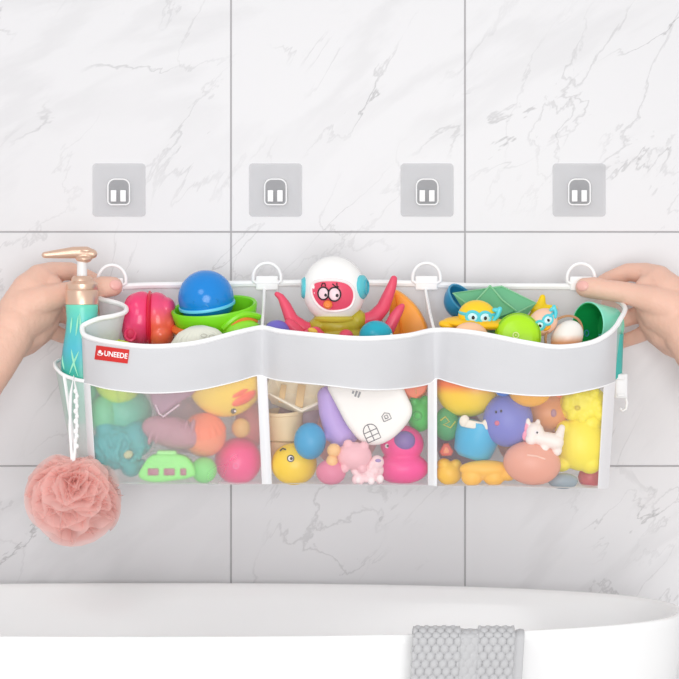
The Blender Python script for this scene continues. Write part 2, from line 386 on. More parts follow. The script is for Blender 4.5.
bag.part('bottom_panel', B().quadstrip([[a * (1 - j / 4) + c * j / 4 for a, c in zip(fl, bl)] for j in range(5)]), G3)
for tt, bx in ((6.5, 264.5), (12.6, 425)):
    f0 = front(tt, 0); k0 = P(bx, 286, YB); kb = Vector((k0.x, YB, ZB)); f2 = front(tt, 2)
    rows = []
    for j in range(9):
        v = j / 8; a = front(tt, 2 * v); c = k0 * (1 - v) + kb * v
        rows.append([a * (1 - i / 8) + c * (i / 8) for i in range(9)])
    d = bag.part('divider', B().quadstrip(rows), G4)
    bag.part('divider_cord', B().tube([f0 * (1 - i/6) + k0 * (i/6) + Vector((0, 0, -.004 * math.sin(PI * i/6))) for i in range(7)], .0019, 8), BIND, d)
for rx, ry in ((112, 279), (267, 277), (426.5, 277), (581, 277.5)):
    b = B(); yy = YB - .005; s_ = S(yy)
    pts = [V(14 * math.cos(a), 15 * math.sin(a) - 1) for a in [PI * i / 20 for i in range(21)]] + [V(-14, -4), V(-11, -6), V(11, -6), V(14, -4)]
    bb = B(); bb.tube(pts, 1.7, 10, closed=True); me = meshfrom(bb, Matrix.Translation(P(rx, ry, yy)) @ Matrix.Diagonal((s_, s_, s_, 1)))
    dr = bag.part('d_ring', me, mat('#F7F7F9', .25))
    bb = B(); bb.box(0, -7, -1, 22, 14, 5, bev=1.2); me = meshfrom(bb, Matrix.Translation(P(rx, ry - 1, yy)) @ Matrix.Diagonal((s_, s_, s_, 1)))
    bag.part('ring_tab', me, BIND)
# red brand tag stitched on the band
def onband(px, py, w):
    best = min(((abs(cr(KEYS, i / 20)[0] + .5 * (cr(KEYS, i / 20)[2] - cr(KEYS, i / 20)[0]) - px), i) for i in range(0, 70)))[1] / 20
    k = st(best); v = (py - k[1]) / (k[3] - k[1]); e = .25; k2 = st(best + e); k1 = st(max(0, best - e))
    y = k[6] + (k2[6] - k1[6]) / (k2[0] - k1[0]) * (px - (k[0] + (k[2] - k[0]) * v)) - .003 * math.sin(PI * max(0, min(1, v)))
    return P(px, py, y - .0009 - w)
def rotpt(u, v, cx=112, cy=354.5, a=math.radians(7.5)): return cx + u * math.cos(a) + v * math.sin(a), cy - (v * math.cos(a) - u * math.sin(a))
rows = [[onband(*rotpt(-16.5 + 33 * i / 12, 7 - 14 * j / 4), .0006) for i in range(13)] for j in range(5)]
tag = bag.part('brand_tag', solid(B().quadstrip(rows), .0012), mat('#D42A26', .5), sharp=30)
me = text_prims('UNEEDE', 7.2, .16, .0)
w_ = max(v.co.x for v in me.vertices) * 2
for v in me.vertices: v.co = onband(*rotpt(3.8 + v.co.x * 23.5 / w_, v.co.y * 1.0), .0015)
bag.part('lettering', me, BIND, tag, sharp=0)
duck = [(-2.9,-2.4),(-1,-2.6),(1.2,-2.5),(2.6,-1.4),(3,.2),(2.4,.7),(1.4,.1),(.6,.2),(.9,1.2),(.6,2.3),(-.4,2.9),(-1.5,2.6),(-2.1,1.9),(-3.1,1.5),(-2.2,1),(-2.6,-.2),(-3.2,-1.4)]
bb = B(); vs = [bb.bm.verts.new(onband(*rotpt(-11.6 + u * .95, v), .0015)) for u, v in duck]; bb.bm.faces.new(vs)
bag.part('emblem', bb, BIND, tag, sharp=0)
# outer bottle pocket on the left
prow = [(84,381,-.168),(74,379,-.170),(62,374,-.160),(55,366,-.140),(57,361,-.120),(68,359,-.107),(86,359,-.103),(100,360,-.106)]
pr = [P(*cr(prow, i / 5)) for i in range(5 * 7 + 1)]
pb = [P(84 + 3 * math.cos(a), 452, -.140 - .022 * math.sin(a)) for a in [math.radians(80 + 200 * i / 35) for i in range(36)]]
pb = [P(88 - 15 * math.sin(PI * i / 35), 462, -.165 + .06 * i / 35) for i in range(36)]
rows = [[a * (1 - j / 12) + c * (j / 12) for a, c in zip(pr, pb)] for j in range(13)]
pk = bag.part('side_pocket', B().quadstrip(rows), gauze('pocket_mesh', '#F6FAF9', .62))
bag.part('pocket_binding', B().tube(pr, .0023, 8), BIND, pk)
bag.part('pocket_seam', B().tube([rows[j][9] + Vector((0, -.001, 0)) for j in range(13)], .0022, 6), BIND, pk)
# buckle on the right end
bb = B(); bb.box(0, 0, 0, 13, 25, 5, bev=1.5); bb.box(-2, 9, 1.5, 12, 6, 4, bev=1); bb.box(0, -9, 2, 9, 3, 3, bev=.8)
y_ = -.135; Mx = Matrix.Translation(P(621, 386, y_)) @ Matrix.Diagonal((S(y_),) * 3 + (1,))
bk = bag.part('buckle', meshfrom(bb, Mx), mat('#EFEFF1', .3))
bb = B(); bb.tube([V(1, -11), V(5, -12), V(6, -17), V(5, -23), V(1.5, -25), V(-1, -22)], 1.3, 8)
bag.part('buckle_hook', meshfrom(bb, Mx), BIND, bk)
bag.done()

# ------------------------------------------------------------------ soap bottle and loofah
t = Thing('soap_dispenser', 'teal pump bottle with rose gold pump head in the left side pocket', 'soap bottle', 82, 305, -.137)
G = mat('#E2BFA9', .33, metal=.7)
b = B(); b.lathe([(0, -118), (12, -118), (14.5, -115), (16.5, -100), (19.5, -82), (21, -66), (20.8, -55), (19, -42), (16.5, -27), (15.3, -14), (16, -4), (16.2, 0), (15, 2), (0, 2)])
body = t.part('bottle', b, grad([(0, '#8CDCC8'), (.3, '#5CCBB0'), (.42, '#3CB3A0'), (.62, '#52BED0'), (.8, '#58C8C8'), (1, '#72DDBE')], rough=.3))
b = B(); random.seed(5)
for a0, h0, h1, sw in ((-30, -68, -44, .5), (-5, -70, -40, -.45), (15, -66, -46, .5), (-50, -64, -50, -.3), (35, -70, -50, .4), (-15, -30, -10, .15), (5, -34, -8, -.12), (-38, -28, -12, .12)):
    pts = []
    for i in range(9):
        f = i / 8; h = h0 + (h1 - h0) * f; a = math.radians(a0) + sw * f
        r = 16.3 + 4.9 * math.exp(-((h + 62) / 22) ** 2)
        pts.append(V(r * math.sin(a), h, r * math.cos(a)))
    b.tube(pts, [.9 * math.sin(PI * (i + .5) / 9) + .1 for i in range(9)], 5)
t.part('leaf_print', b, mat('#A5EBCB', .4), body)
b = B(); b.lathe([(0, 0), (15.5, 0), (16.4, 1), (16.4, 14), (15.8, 15), (16.4, 16), (16, 21), (12.5, 24), (11, 24), (10.5, 27), (8.5, 29), (0, 29)], c=(0, 0, 0)); t.part('collar', b, G)
b = B(); b.lathe([(5.2, 25), (5, 40), (4.6, 47), (0, 47)], seg=24); t.part('pump_stem', b, mat('#EDEBEA', .3))
b = B(); b.chain([(11, 51, 0, 4.5), (4, 52.5, 0, 6.2), (-8, 52.5, 0, 6), (-22, 51.2, 1, 4.8), (-37, 50, 3, 3.2)]); b.sph(2, 46, 0, 8, 4, 8); b.sph(4, 54.5, 0, 9, 2.6, 7)
t.part('pump_head', b, G, fus=.7, smooth=8); t.done()

t = Thing('loofah', 'pink ruffled mesh loofah hanging by its white cord below the side pocket', 'loofah', 74, 498, -.185)
m, nt, bs = newmat('pink_net'); bs.inputs['Base Color'].default_value = lin('#FFDDD7'); bs.inputs['Roughness'].default_value = .8
bs.inputs['Subsurface Weight'].default_value = 0; N = nt.nodes
tr = N.new('ShaderNodeBsdfTransparent'); tl = N.new('ShaderNodeBsdfTranslucent'); tl.inputs[0].default_value = lin('#FFD8D2'); m1 = N.new('ShaderNodeMixShader'); m2 = N.new('ShaderNodeMixShader'); m1.inputs[0].default_value = .5; m2.inputs[0].default_value = .3
nt.links.new(bs.outputs[0], m1.inputs[1]); nt.links.new(tl.outputs[0], m1.inputs[2]); nt.links.new(m1.outputs[0], m2.inputs[1]); nt.links.new(tr.outputs[0], m2.inputs[2]); nt.links.new(m2.outputs[0], N['Material Output'].inputs[0])
b = B(); random.seed(11); c0 = V(1, 17, 20)
for i in range(28):
    zf = 1 - 2 * (i + .5) / 28; a = i * 2.39996; n = Vector((math.sqrt(1 - zf*zf) * math.cos(a), math.sqrt(1 - zf*zf) * math.sin(a), zf * .8)).normalized()
    e1 = n.orthogonal().normalized(); e2 = n.cross(e1); kk = random.choice((2, 3, 4)); ph = random.uniform(0, 6); R0 = random.uniform(40, 50); A = random.uniform(.3, .48); ph2 = random.uniform(0, 6)
    rows = []
    for j in range(1, 13):
        q = j / 12; row = []
        for c in range(97):
            th = 2 * PI * c / 96
            u_ = ((math.cos(th) * e1 + math.sin(th) * e2) + n * (A * 1.5 * q ** .6 * math.sin(kk * th + ph) + .05 * q ** 2 * math.sin(13 * th + ph2))).normalized()
            bq = u_.dot(c0); tm = -bq + math.sqrt(bq * bq - c0.dot(c0) + 49 ** 2)
            d = c0 + u_ * q * tm * (R0 / 49) * (1 + .03 * math.sin(3 * th + ph2))
            d.z *= .98; d.y *= .8
            if d.z > 25: d.z -= (d.z - 25) * .35 * math.exp(-(d.x / 14) ** 2)
            row.append(d)
        rows.append(row)
    b.quadstrip(rows)
t.part('mesh_ruffles', b, m, sharp=0)
b = B(); b.tube([V(0, 20, 10), V(-2, 44, 4), V(-4, 70, 2), V(-3, 104, 2), V(0, 122, 3), V(3, 104, 2), V(3, 70, 2), V(1, 44, 4), V(0, 20, 10)], 1.5, 8)
for i in range(12): b.sph(2.5 + .8 * (-1) ** i, 52 + i * 5, 3, 2, 2.6, 2, seg=8)
t.part('hanging_cord', b, BIND); t.done()

# ------------------------------------------------------------------ hands
def hand(mirror, label, dx=0, dy=0):
    f = (lambda x: 698 - x) if mirror else (lambda x: x)
    ch = [[(-90,468,-.16,33),(-45,408,-.145,31),(-10,362,-.125,27),(10,334,-.11,24.5),(22,312,-.10,23)],
          [(20,312,-.10,23),(30,292,-.090,20),(39,280,-.080,15)],
          [(14,326,-.11,23),(36,312,-.09,22),(46,300,-.085,19),(50,288,-.080,14)],
          [(12,336,-.10,22),(32,330,-.085,19),(44,320,-.075,16),(50,312,-.07,13)],
          [(8,345,-.10,18),(28,343,-.08,12),(42,333,-.07,11)],
          [(39,278,-.078,14),(52,272,-.060,10.5),(70,271,-.043,9.2),(90,279,-.034,8.4),(108,290,-.034,7.6)],          # index
          [(44,290,-.072,12),(66,294,-.040,9),(92,301,-.030,8.4),(106,310,-.034,7.4)],                              # middle
          [(46,310,-.070,11),(64,315,-.040,8.6),(86,322,-.030,8),(98,330,-.034,7)],                               # ring
          [(44,327,-.070,9.5),(60,335,-.050,7.6),(74,340,-.038,7),(84,345,-.036,6.3)],                              # little
          [(26,306,-.108,18),(42,300,-.106,15),(60,295,-.098,12),(76,291,-.092,11),(92,289,-.090,10.6),(104,287,-.089,11.2),(113,286.5,-.088,10)]]  # thumb
    b = B()
    for c in ch:
        q = [(P(f(x) + dx, yy + dy, y), r * S(y)) for x, yy, y, r in c]
        b.chain([(p.x, p.z, -p.y, r) for p, r in q], .42)
    t = Thing('hand', label, 'hand', world=True)
    t.part('skin', b, SKIN, fus=.0016, smooth=16, sharp=0)
    s_ = S(-.09)
    bb = B(); bb.sph(0, 0, 0, 6.6, 5.4, 2.8)
    t.part('nail', meshfrom(bb, Matrix.Translation(P(f(115.5) + dx, 285 + dy, -.0968)) @ Euler((math.radians(-14), 0, math.radians(-28 if mirror else 28))).to_matrix().to_4x4() @ Matrix.Diagonal((s_,) * 3 + (1,))), mat('#F0B7AE', .22), label='pale pink thumbnail')
    return t.done()
hand(False, 'bare left-hand-side hand and forearm pinching the ring behind the pump bottle')
hand(True, 'bare right-hand-side hand and forearm pinching the ring above the green cup', dx=0, dy=1)

# ------------------------------------------------------------------ bath toys
def dep(px, rx, rw):
    """depth at which a toy of half-depth rw px just clears the front cloth"""
    y = max(yF(px), yF(px - rx * .75), yF(px + rx * .75)); return y + rw * S(y) + .007
IN = 'bath toys seen through the mesh windows'; UP = 'bath toys heaped above the rim'
def toy(name, label, px, py, rx, rw, y=None, group=IN, rot=(0, 0, 0), cat='toy'):
    t = Thing(name, label, cat, px, py, dep(px, rx, rw) if y is None else y, rot=rot); return t
def eye(t, u, v, w, r=2.2, white=True, par=None):
    if white:
        k = t.part('eye', B().sph(u, v, w, r, r, r * .5, seg=16), EYEW, par); t.part('pupil', B().sph(u + .2 * r, v, w + r * .38, r * .5, r * .5, r * .3, seg=12), BLACK, k)
    else: t.part('eye', B().sph(u, v, w, r, r, r * .6, seg=12), BLACK, par)

# --- left pocket, above the rim
t = toy('round_squirt_toy', 'translucent pink and red rounded toy with dark red seam, left pocket', 149, 320, 28, 22, y=-.108)
b = B(); b.sph(-9, 1, 0, 19, 28, 23, roll=-6); b.sph(-18, -8, 2, 9, 17, 18); b.sph(-10, 14, 0, 15, 14, 20)
t.part('left_shell', b, grad([(0, '#F0507A'), (.5, '#F4487E'), (1, '#F03A72')], rough=.22), fus=1.0)
b = B(); b.sph(9, 1, 0, 18, 27, 22.5, roll=6); b.sph(18, 12, 4, 9, 11, 14); b.sph(19, -3, 6, 8, 10, 12); b.sph(12, -14, 4, 14, 14, 18)
t.part('right_shell', b, grad([(0, '#FF7A4E'), (.42, '#FA6A55'), (.75, '#F0507C'), (1, '#EE3A70')], rough=.22), fus=1.0)
t.part('seam_band', B().sph(1, 1, 1, 4.6, 28.6, 24.6), mat('#DB1B3D', .25)); t.part('round_button', B().ring(-17, -14, 19, 5, 6, 1.6), mat('#EE3D6E', .25)); t.done()

t = toy('ball_boat', 'glossy blue ball toy with pale blue seam, sitting in lime green bowl', 206, 298, 28, 28, y=-.118, rot=(12, -4, 0))
R = 28
t.part('upper_dome', B().lathe([(R * math.cos(a), R * math.sin(a)) for a in [math.radians(-12 + 102 * i / 16) for i in range(17)]] + [(0, R)], axis=(-.06, 1, 0)), mat('#0A84D8', .16))
t.part('seam_ring', B().lathe([(27.2, -9), (28.4, -8.6), (28.6, -7.2), (28.4, -6), (27.2, -5.6)], axis=(-.06, 1, 0)), mat('#6CD0F4', .3))
t.part('lower_bowl', B().lathe([(0, -26), (12, -25.2), (20, -20.5), (25, -14), (27, -9), (25, -8.8)], axis=(-.06, 1, 0)), mat('#0C7CC6', .2))
for u in (-9, 11): t.part('eye_relief', B().ring(u, 2, 25.5 if u < 0 else 25, 2.2, 2.2, .55, n=16), mat('#0F86D0', .2))
t.part('mouth_relief', B().tube([V(-3.5 + 7 * i / 8, -3 + 2.6 * math.sin(PI * i / 8), 27.6) for i in range(9)], .6, 6), mat('#0F86D0', .2)); t.done()

t = toy('bowl_boat', 'lime green bowl boat with orange inlay holding the blue ball', 215, 315, 44, 30, y=-.120, rot=(18, -6, 0))
b = B(); b.lathe([(0, -27), (16, -26.5), (29, -21), (38, -6), (41, 8), (40, 10), (37.5, 9), (34, -4), (27, -16), (14, -23), (0, -23.5)]); 
bmesh.ops.scale(b.bm, vec=(1.06, .74, 1), verts=b.bm.verts[:]); t.part('hull', b, mat('#7FDC1E', .3))
t.part('inlay', B().tube([V(41.5 * math.cos(a), -9 + 5 * math.sin(a) * 0, 30 * math.sin(a)) for a in [math.radians(100 + 75 * i / 12) for i in range(13)]], 4.2, 8), mat('#F07A3A', .35))
t.part('deck_ring', B().tube([V(8 + 36 * i / 12, -12 + 17 * math.sin(PI * (.12 + .70 * i / 12)), 27 - .10 * i * i) for i in range(13)], 3.4, 8), mat('#86E020', .3))
t.part('inlay', B().tube([V(12 + 28 * i / 10, -17 + 17.5 * math.sin(PI * (.15 + .65 * i / 10)), 25.5 - .12 * i * i) for i in range(11)], 3.6, 8), mat('#F58A3C', .35))
t.part('dome_lid', B().sph(26, -12, 22, 20, 12, 12, roll=-6), mat('#98E838', .35)); t.done()

t = toy('pleated_shell_toy', 'off-white pleated shell toy lying below the lime green bowl', 199, 343, 30, 18, y=-.175)
b = B(); b.lathe([(0, 17), (9, 16), (19, 11), (26, 2), (28, -8), (27, -10), (0, -10)], flute=(22, .035), seg=132, axis=(-.1, 1, .25)); bmesh.ops.scale(b.bm, vec=(1.05, .7, 1), verts=b.bm.verts[:]); t.part('shell', b, mat('#E6E6D8', .35))
me = text_prims('S.OO.F', 6, .0, .1)
t.part('relief_rings', B().ring(6, 8, 19, 3, 1.6, .5, n=16).ring(14, 7, 17, 3, 1.6, .5, n=16), mat('#C9C8BC', .4)); t.done()

t = toy('oval_float', 'lime yellow oval toy peeking over the left front rim', 119, 372, 28, 24)
t.part('body', B().sph(0, 0, 0, 27, 32, 22), mat('#D6F03A', .35)); t.part('seam', B().ring(0, 0, 0, 22.3, 32.2, .7, yaw=90), mat('#C6E22C', .4)); t.done()

# --- left mesh window
t = toy('nubby_animal_toy', 'teal nubby soft animal toy in the lower left of the left pocket', 119, 447, 30, 18)
b = B(); b.sph(-2, 0, 0, 27, 22, 14); b.sph(18, 8, 0, 16, 18, 14); b.sph(-16, -14, 0, 10, 12, 12); b.sph(12, -18, 0, 11, 12, 12); b.sph(-14, 18, 0, 10, 10, 10); random.seed(3)
for i in range(70):
    a = random.uniform(0, 2*PI); q = random.uniform(0, 1) ** .5; b.sph(3 + 29 * q * math.cos(a), -1 + 20 * q * math.sin(a), 15 * math.sqrt(max(0, 1.05 - q*q)), 3, 3, 3, seg=8)
t.part('body', b, mat('#1FA9AC', .5), fus=1.0, smooth=2); t.part('beak', B().sph(11, -6, 18, 5, 4, 4, roll=30), mat('#C9C79A', .5)); t.done()
t = toy('teal_ball', 'sea green ball behind the nubby teal toy in the left pocket', 122, 412, 28, 25, y=-.140, cat='ball')
t.part('ball', B().sph(0, 0, 0, 30, 26, 24), mat('#58C4A4', .4)); t.done()
t = toy('green_ball', 'muted green ball at the far left behind the mesh', 104, 415, 16, 15, y=-.158, cat='ball')
t.part('ball', B().sph(0, 0, 0, 14, 20, 14), mat('#63C993', .4)); t.done()
t = toy('fish_toy', 'mauve fish toy with a pale edged fin under the left band', 170, 396, 26, 14)
b = B(); b.slab([(-22, 14), (24, 16), (30, 6), (10, -6), (-8, -20), (-14, -16), (-20, 0)], -8, 8, 4, rnd=2); t.part('body', b, mat('#A8758E', .45)); 
t.part('fin_edge', B().tube([V(-14, -8, 9), V(-10, -17, 9), V(-6, -20, 9), V(2, -14, 9), V(10, -8, 9)], 1.1, 6), mat('#D9B9C8', .4)); t.done()
t = toy('ridged_shell_toy', 'dusky mauve ridged shell toy left of the orange ball', 172, 432, 28, 15, y=-.190)
b = B(); b.sph(0, 0, 0, 31, 16, 14, roll=-14)
for i in range(7): b.sph(-21 + 7 * i, -4 - 5 + i * 1.8 + 4, 9 - abs(i - 3) * .9, 2.6, 11 - abs(i - 3), 6, roll=-12)
t.part('shell', b, mat('#B57A8A', .45), fus=.9, smooth=2); t.done()
t = toy('upside_down_duck', 'yellow rubber duck upside down with orange beak in the left pocket', 226, 376, 30, 22, y=-.166, rot=(0, 0, 25))
t.part('head', B().sph(0, 0, 0, 42, 41, 22, roll=20), grad([(0, '#FFDC3A'), (.55, '#FFD01E'), (1, '#FFB000')], rough=.3))
t.part('beak', B().sph(12, -21, 13, 16, 7, 7, roll=24).sph(7, -16, 15, 13, 4, 6, roll=24), mat('#FF5A36', .35)); eye(t, 3, -34, 12.5, 3.2, False); t.part('eye_glint', B().sph(3.8, -34.4, 14.6, 1.2, 1.2, .6, seg=8), EYEW); t.done()
t = toy('ridged_ball', 'orange ball with ridged top beside the pink ball', 204, 435, 19, 19, cat='ball')
t.part('ball', B().lathe([(22 * math.cos(a), 22 * math.sin(a)) for a in [math.radians(-90 + 100 * i / 16) for i in range(17)]], axis=(-.1, 1, .3)), mat('#FF8A5C', .4))
t.part('ridged_cap', B().lathe([(22.4 * math.cos(a), 22.4 * math.sin(a)) for a in [math.radians(8 + 82 * i / 16) for i in range(17)]], axis=(-.1, 1, .3), flute=(18, .03), seg=108), mat('#FF7440', .4)); t.done()
t = toy('small_ball', 'small tan ball above the pink ball in the left pocket', 241, 428, 9, 9, cat='ball'); t.part('ball', B().sph(0, 0, 0, 9.5, 10, 9), mat('#E0AE5E', .4)); t.done()
t = toy('pink_ball', 'hot pink ball with a small ring mark in the lower left pocket', 238, 461, 20, 22, cat='ball')
t.part('ball', B().sph(0, 0, 0, 23.5, 23.5, 22), mat('#FF1E86', .3)); t.part('cap_seam', B().tube([V(-22 + 44 * i / 16, 12 + 5 * math.sin(PI * i / 16), math.sqrt(max(1, 22 ** 2 - (-22 + 44 * i / 16) ** 2 - 12 ** 2)) ) for i in range(2, 15)], .8, 6), mat('#F0107A', .35))
t.part('ring_mark', B().ring(-1, -3, 21.6, 2.6, 2.6, .6, n=20), mat('#FF8AC0', .35)); t.done()
t = toy('toy_car', 'light green toy car with maroon windows at the pocket bottom', 168, 467, 30, 13)
b = B(); b.slab([(-30, -8), (-26, 0), (-18, 12), (-6, 14), (16, 13), (24, 6), (28, -2), (28, -10), (-10, -15), (-24, -13)], -10, 10, 3, rnd=1); t.part('body', b, mat('#86E86A', .35))
t.part('roof', B().box(-1, 14, 0, 20, 6, 16, bev=2.5), mat('#A0F088', .35))
for u, du in ((-14, 11), (2, 11), (16, 6)): t.part('window', B().box(u, -4, 10, du, 7, 2, bev=.8), mat('#A8456A', .3))
t.done()
t = toy('green_small_ball', 'pale green ball between toy car and pink ball', 204, 470, 12, 12, cat='ball'); t.part('ball', B().sph(0, 0, 0, 13, 13, 12), mat('#7ADC70', .4)); t.done()
t = toy('rose_ball', 'rose coloured ball behind the pink ball by the divider', 250, 425, 10, 20, y=-.118, cat='ball'); t.part('ball', B().sph(0, 0, 0, 15, 25, 18), mat('#D97A80', .4)); t.done()
t = toy('mauve_ball', 'large mauve ball at the back of the left pocket', 185, 425, 24, 22, y=-.110, cat='ball'); t.part('ball', B().sph(0, 0, 0, 32, 28, 18), mat('#B98E9C', .4)); t.done()

# --- middle pocket, above the rim
t = toy('octopus_toy', 'pink octopus toy in a round white helmet standing in the middle pocket', 335, 290, 60, 30, y=-.135)
Hd = B(); Hd.sph(0, 0, 0, 32, 34, 30)
# helmet: white sphere with a visor opening carved by the visor rim
hel = t.part('helmet', B().sph(-1, 0, 0, 31.5, 34, 29, roll=8), mat('#FBF8F6', .22))
def onhel(u, v, k=1.0):
    q = 1 - (u / 31.5) ** 2 - (v / 34) ** 2; return 29 * math.sqrt(max(.02, q)) * k
face = [( -22, 12), (-14, 15), (0, 15.6), (12, 13), (18, 6), (18.5, -4), (14, -13), (2, -16), (-10, -15), (-18, -8), (-22.5, 2)]
fp = face
for _ in range(3):
    q = []
    for a, c in zip(fp, fp[1:] + fp[:1]): q += [(a[0]*.75+c[0]*.25, a[1]*.75+c[1]*.25), (a[0]*.25+c[0]*.75, a[1]*.25+c[1]*.75)]
    fp = q
FV = -5; fp = [(u * 1.05, v + FV) for u, v in fp]; bb = B(); cx, cy = -2, FV; rows = []
for j in range(13):
    k = j / 12; rows.append([V(cx + (u - cx) * k, cy + (v - cy) * k, onhel(cx + (u - cx) * k, cy + (v - cy) * k) + .7) for u, v in fp + fp[:1]])
bb.quadstrip(rows); fc = t.part('face', bb, mat('#E8506C', .3), sharp=0)
t.part('visor_rim', B().tube([V(u, v, onhel(u, v) + .4) for u, v in fp], 1.7, 8, closed=True), mat('#F4EAEA', .25))
for (u, v, r, pu, pv) in ((-11.5, 2 + FV, 6.2, 2.4, -1.6), (-.5, 1.2 + FV, 6.8, 2.6, -1.2)):
    w = onhel(u, v) + .6; yw = math.degrees(math.atan2(u, 34))
    e = t.part('eye', B().sph(u, v, w, r * .88, r, 1.6, yaw=yw), mat('#F3D3DA', .3), fc)
    t.part('eye_outline', B().ring(u, v, w + .9, r * .9, r, .75, yaw=yw, n=32), BLACK, fc)
    t.part('pupil', B().sph(u + pu, v + pv, w + 1.9, 1.5, 1.7, .8, seg=12), BLACK, fc)
t.part('nose', B().sph(-7, -9 + FV, onhel(-7, -14) + 2.5, 4.6, 4.4, 5).ring(-7.2, -9.2 + FV, onhel(-7, -14) + 7.1, 2, 2, .7, n=16), mat('#FF8A3C', .3), fc)
for pts in ([(-13.5, 9), (-12.5, 12), (-10, 12), (-9.3, 9)], [(-2.5, 11.5), (0, 9.2), (2.5, 8.2), (4, 8.6)], [(1.8, 12.5), (2, 10), (2.6, 8.4)]):
    t.part('brow', B().tube([V(u, v + FV, onhel(u, v + FV) + 1.2) for u, v in pts], .6, 6), BLACK, fc)
TEAL = mat('#5CC4D0', .25)
e = t.part('ear_disc', B().lathe([(0, 4), (7, 4), (10, 3), (12, 1), (12, -4), (0, -4)], c=(27.5, 3, 9), axis=(1, .0, .35)), TEAL)
t.part('ear_button', B().ring(31.5, 3, 10.5, 6, 7, .9, yaw=70, n=28), mat('#3FAFC4', .3), e)
t.part('ear_disc', B().lathe([(0, 4), (9, 3.5), (11, 1), (11, -4), (0, -4)], c=(-30, 2, 2), axis=(-1, 0, .1)), TEAL)
b = B(); b.sph(2, -36, 0, 25, 13, 20); b.sph(22, -30, 0, 10, 11, 12); b.sph(-16, -36, 2, 11, 9, 14); b.sph(4, -50, 0, 30, 16, 22)
t.part('torso', b, mat('#B9A92C', .35), fus=1.2)
t.part('collar', B().ring(0, -29, 0, 19, 19, 3, tilt=90), mat('#C6B53A', .35))
PNK = mat('#E8506C', .32)
def tent(pts, dz=.9):
    pts = [(p[0] - 1, p[1] - 8, p[2], p[3] * .92) for p in pts]
    t.part('tentacle', B().chain(pts), PNK, fus=dz, smooth=6, label='curling pink tentacle')
tent([(-16, -34, 4, 8), (-30, -30, 6, 8), (-42, -22, 6, 7.6), (-48, -8, 4, 6), (-53, 1, 4, 4), (-57, 4, 4, 3)])
tent([(26, -24, 0, 8), (40, -20, -2, 8.5), (49, -10, -4, 7.5), (54, 2, -6, 6.6), (58, 12, -6, 5.4), (60, 19, -6, 4)])
tent([(40, -42, 8, 8), (54, -32, 6, 7), (60, -20, 6, 6.4), (65, -12, 6, 5), (68, -8, 6, 3.2)])
tent([(-30, -42, 14, 8), (-38, -32, 14, 7.5), (-44, -26, 14, 6.5)])
tent([(-10, -44, 22, 8), (-18, -34, 24, 7), (-26, -36, 24, 6)])
tent([(12, -46, 22, 8), (12, -38, 24, 8.2)])
t.part('sucker', B().sph(-22, -40, 30, 5, 3, 2, roll=-20).sph(-28, -45, 29, 4, 3, 2), mat('#F2C24A', .35))
t.done()
t = toy('purple_ball', 'small violet ball at the left corner of the middle pocket', 277, 333, 14, 12, y=-.155, cat='ball'); t.part('ball', B().sph(0, 0, 0, 14, 13, 12), mat('#7268C4', .35)); t.done()
t = toy('turquoise_ball', 'turquoise ball in front of the octopus tentacle', 376, 336, 16, 15, y=-.178, cat='ball'); t.part('ball', B().sph(0, 0, 0, 17, 15.5, 14), mat('#17A7BE', .28)); t.part('valve', B().sph(15, 0, 6, 2.4, 3, 2.4, seg=12), mat('#CFEFF2', .3)); t.done()
t = toy('sail_toy', 'translucent orange sail-shaped toy standing right of the octopus', 414, 345, 10, 6, y=-.105, rot=(0, 0, -12))
b = B(); b.slab([(-22, 56), (-14, 54), (4, 38), (14, 18), (17, -2), (15, -52), (-4, -60), (-20, -40), (-28, 0), (-24, 34)], -7, 7, 5, rnd=2); t.part('sail', b, mat('#FFA63A', .35, sss=.3))
t.part('rib', B().tube([V(-17, 50, 7.5), V(-13, 25, 8), V(-10, 0, 8), V(-8, -30, 8)], 1.4, 6), mat('#F58A22', .35)); t.done()

# --- middle mesh window
t = toy('stacking_boat', 'cream stacking boat tub tilted open at top left of middle window', 297, 391, 30, 18, rot=(56, 8, 0))
def tub(rim, base, h, th, rimz=0):
    """open vessel: rim and base outlines (u,w), height h"""
    b = B(); def_ = []
    def loopv(o, z): return [b.bm.verts.new(V(u, z, w)) for u, w in o]
    def inset(o, d):
        cx = sum(p[0] for p in o) / len(o); cw = sum(p[1] for p in o) / len(o); out = []
        for u, w in o:
            l = math.hypot(u - cx, w - cw); k = (l - d) / l; out.append((cx + (u - cx) * k, cw + (w - cw) * k))
        return out
    ls = [loopv(base, -h), loopv(rim, 0), loopv(inset(rim, th), 0), loopv(inset(base, th), -h + th)]
    for a, c in zip(ls, ls[1:]):
        for k in range(len(a)): b.bm.faces.new((a[k], a[(k+1) % len(a)], c[(k+1) % len(a)], c[k]))
    b.bm.faces.new(ls[0][::-1]); b.bm.faces.new(ls[-1]); bmesh.ops.recalc_face_normals(b.bm, faces=b.bm.faces[:])
    bmesh.ops.bevel(b.bm, geom=b.bm.edges[:], offset=min(.8, th * .3), segments=2, affect='EDGES', clamp_overlap=True); return b
CREAM = mat('#FFF0D6', .4)
t.part('hull', tub([(-32, 6), (-28, -17), (28, -17), (32, 4), (8, 22)], [(-24, 6), (-20, -8), (20, -8), (24, 5), (4, 13)], 22, 3), CREAM)
t.part('rim_lip', B().tube([V(u, 0, w) for u, w in [(-32, 6), (-28, -17), (28, -17), (32, 4), (8, 22)]], 1.5, 8, closed=True), mat('#F8ECD6', .4))
t.part('bench', B().box(4, -6, 2, 8, 3, 26, bev=.6).box(-14, -6, 2, 6, 3, 20, bev=.6), mat('#EFC98E', .4)); t.done()
t = toy('stacking_cup', 'beige stacking cup below the cream boat, left edge', 285, 434, 15, 16, y=-.132, cat='cup')
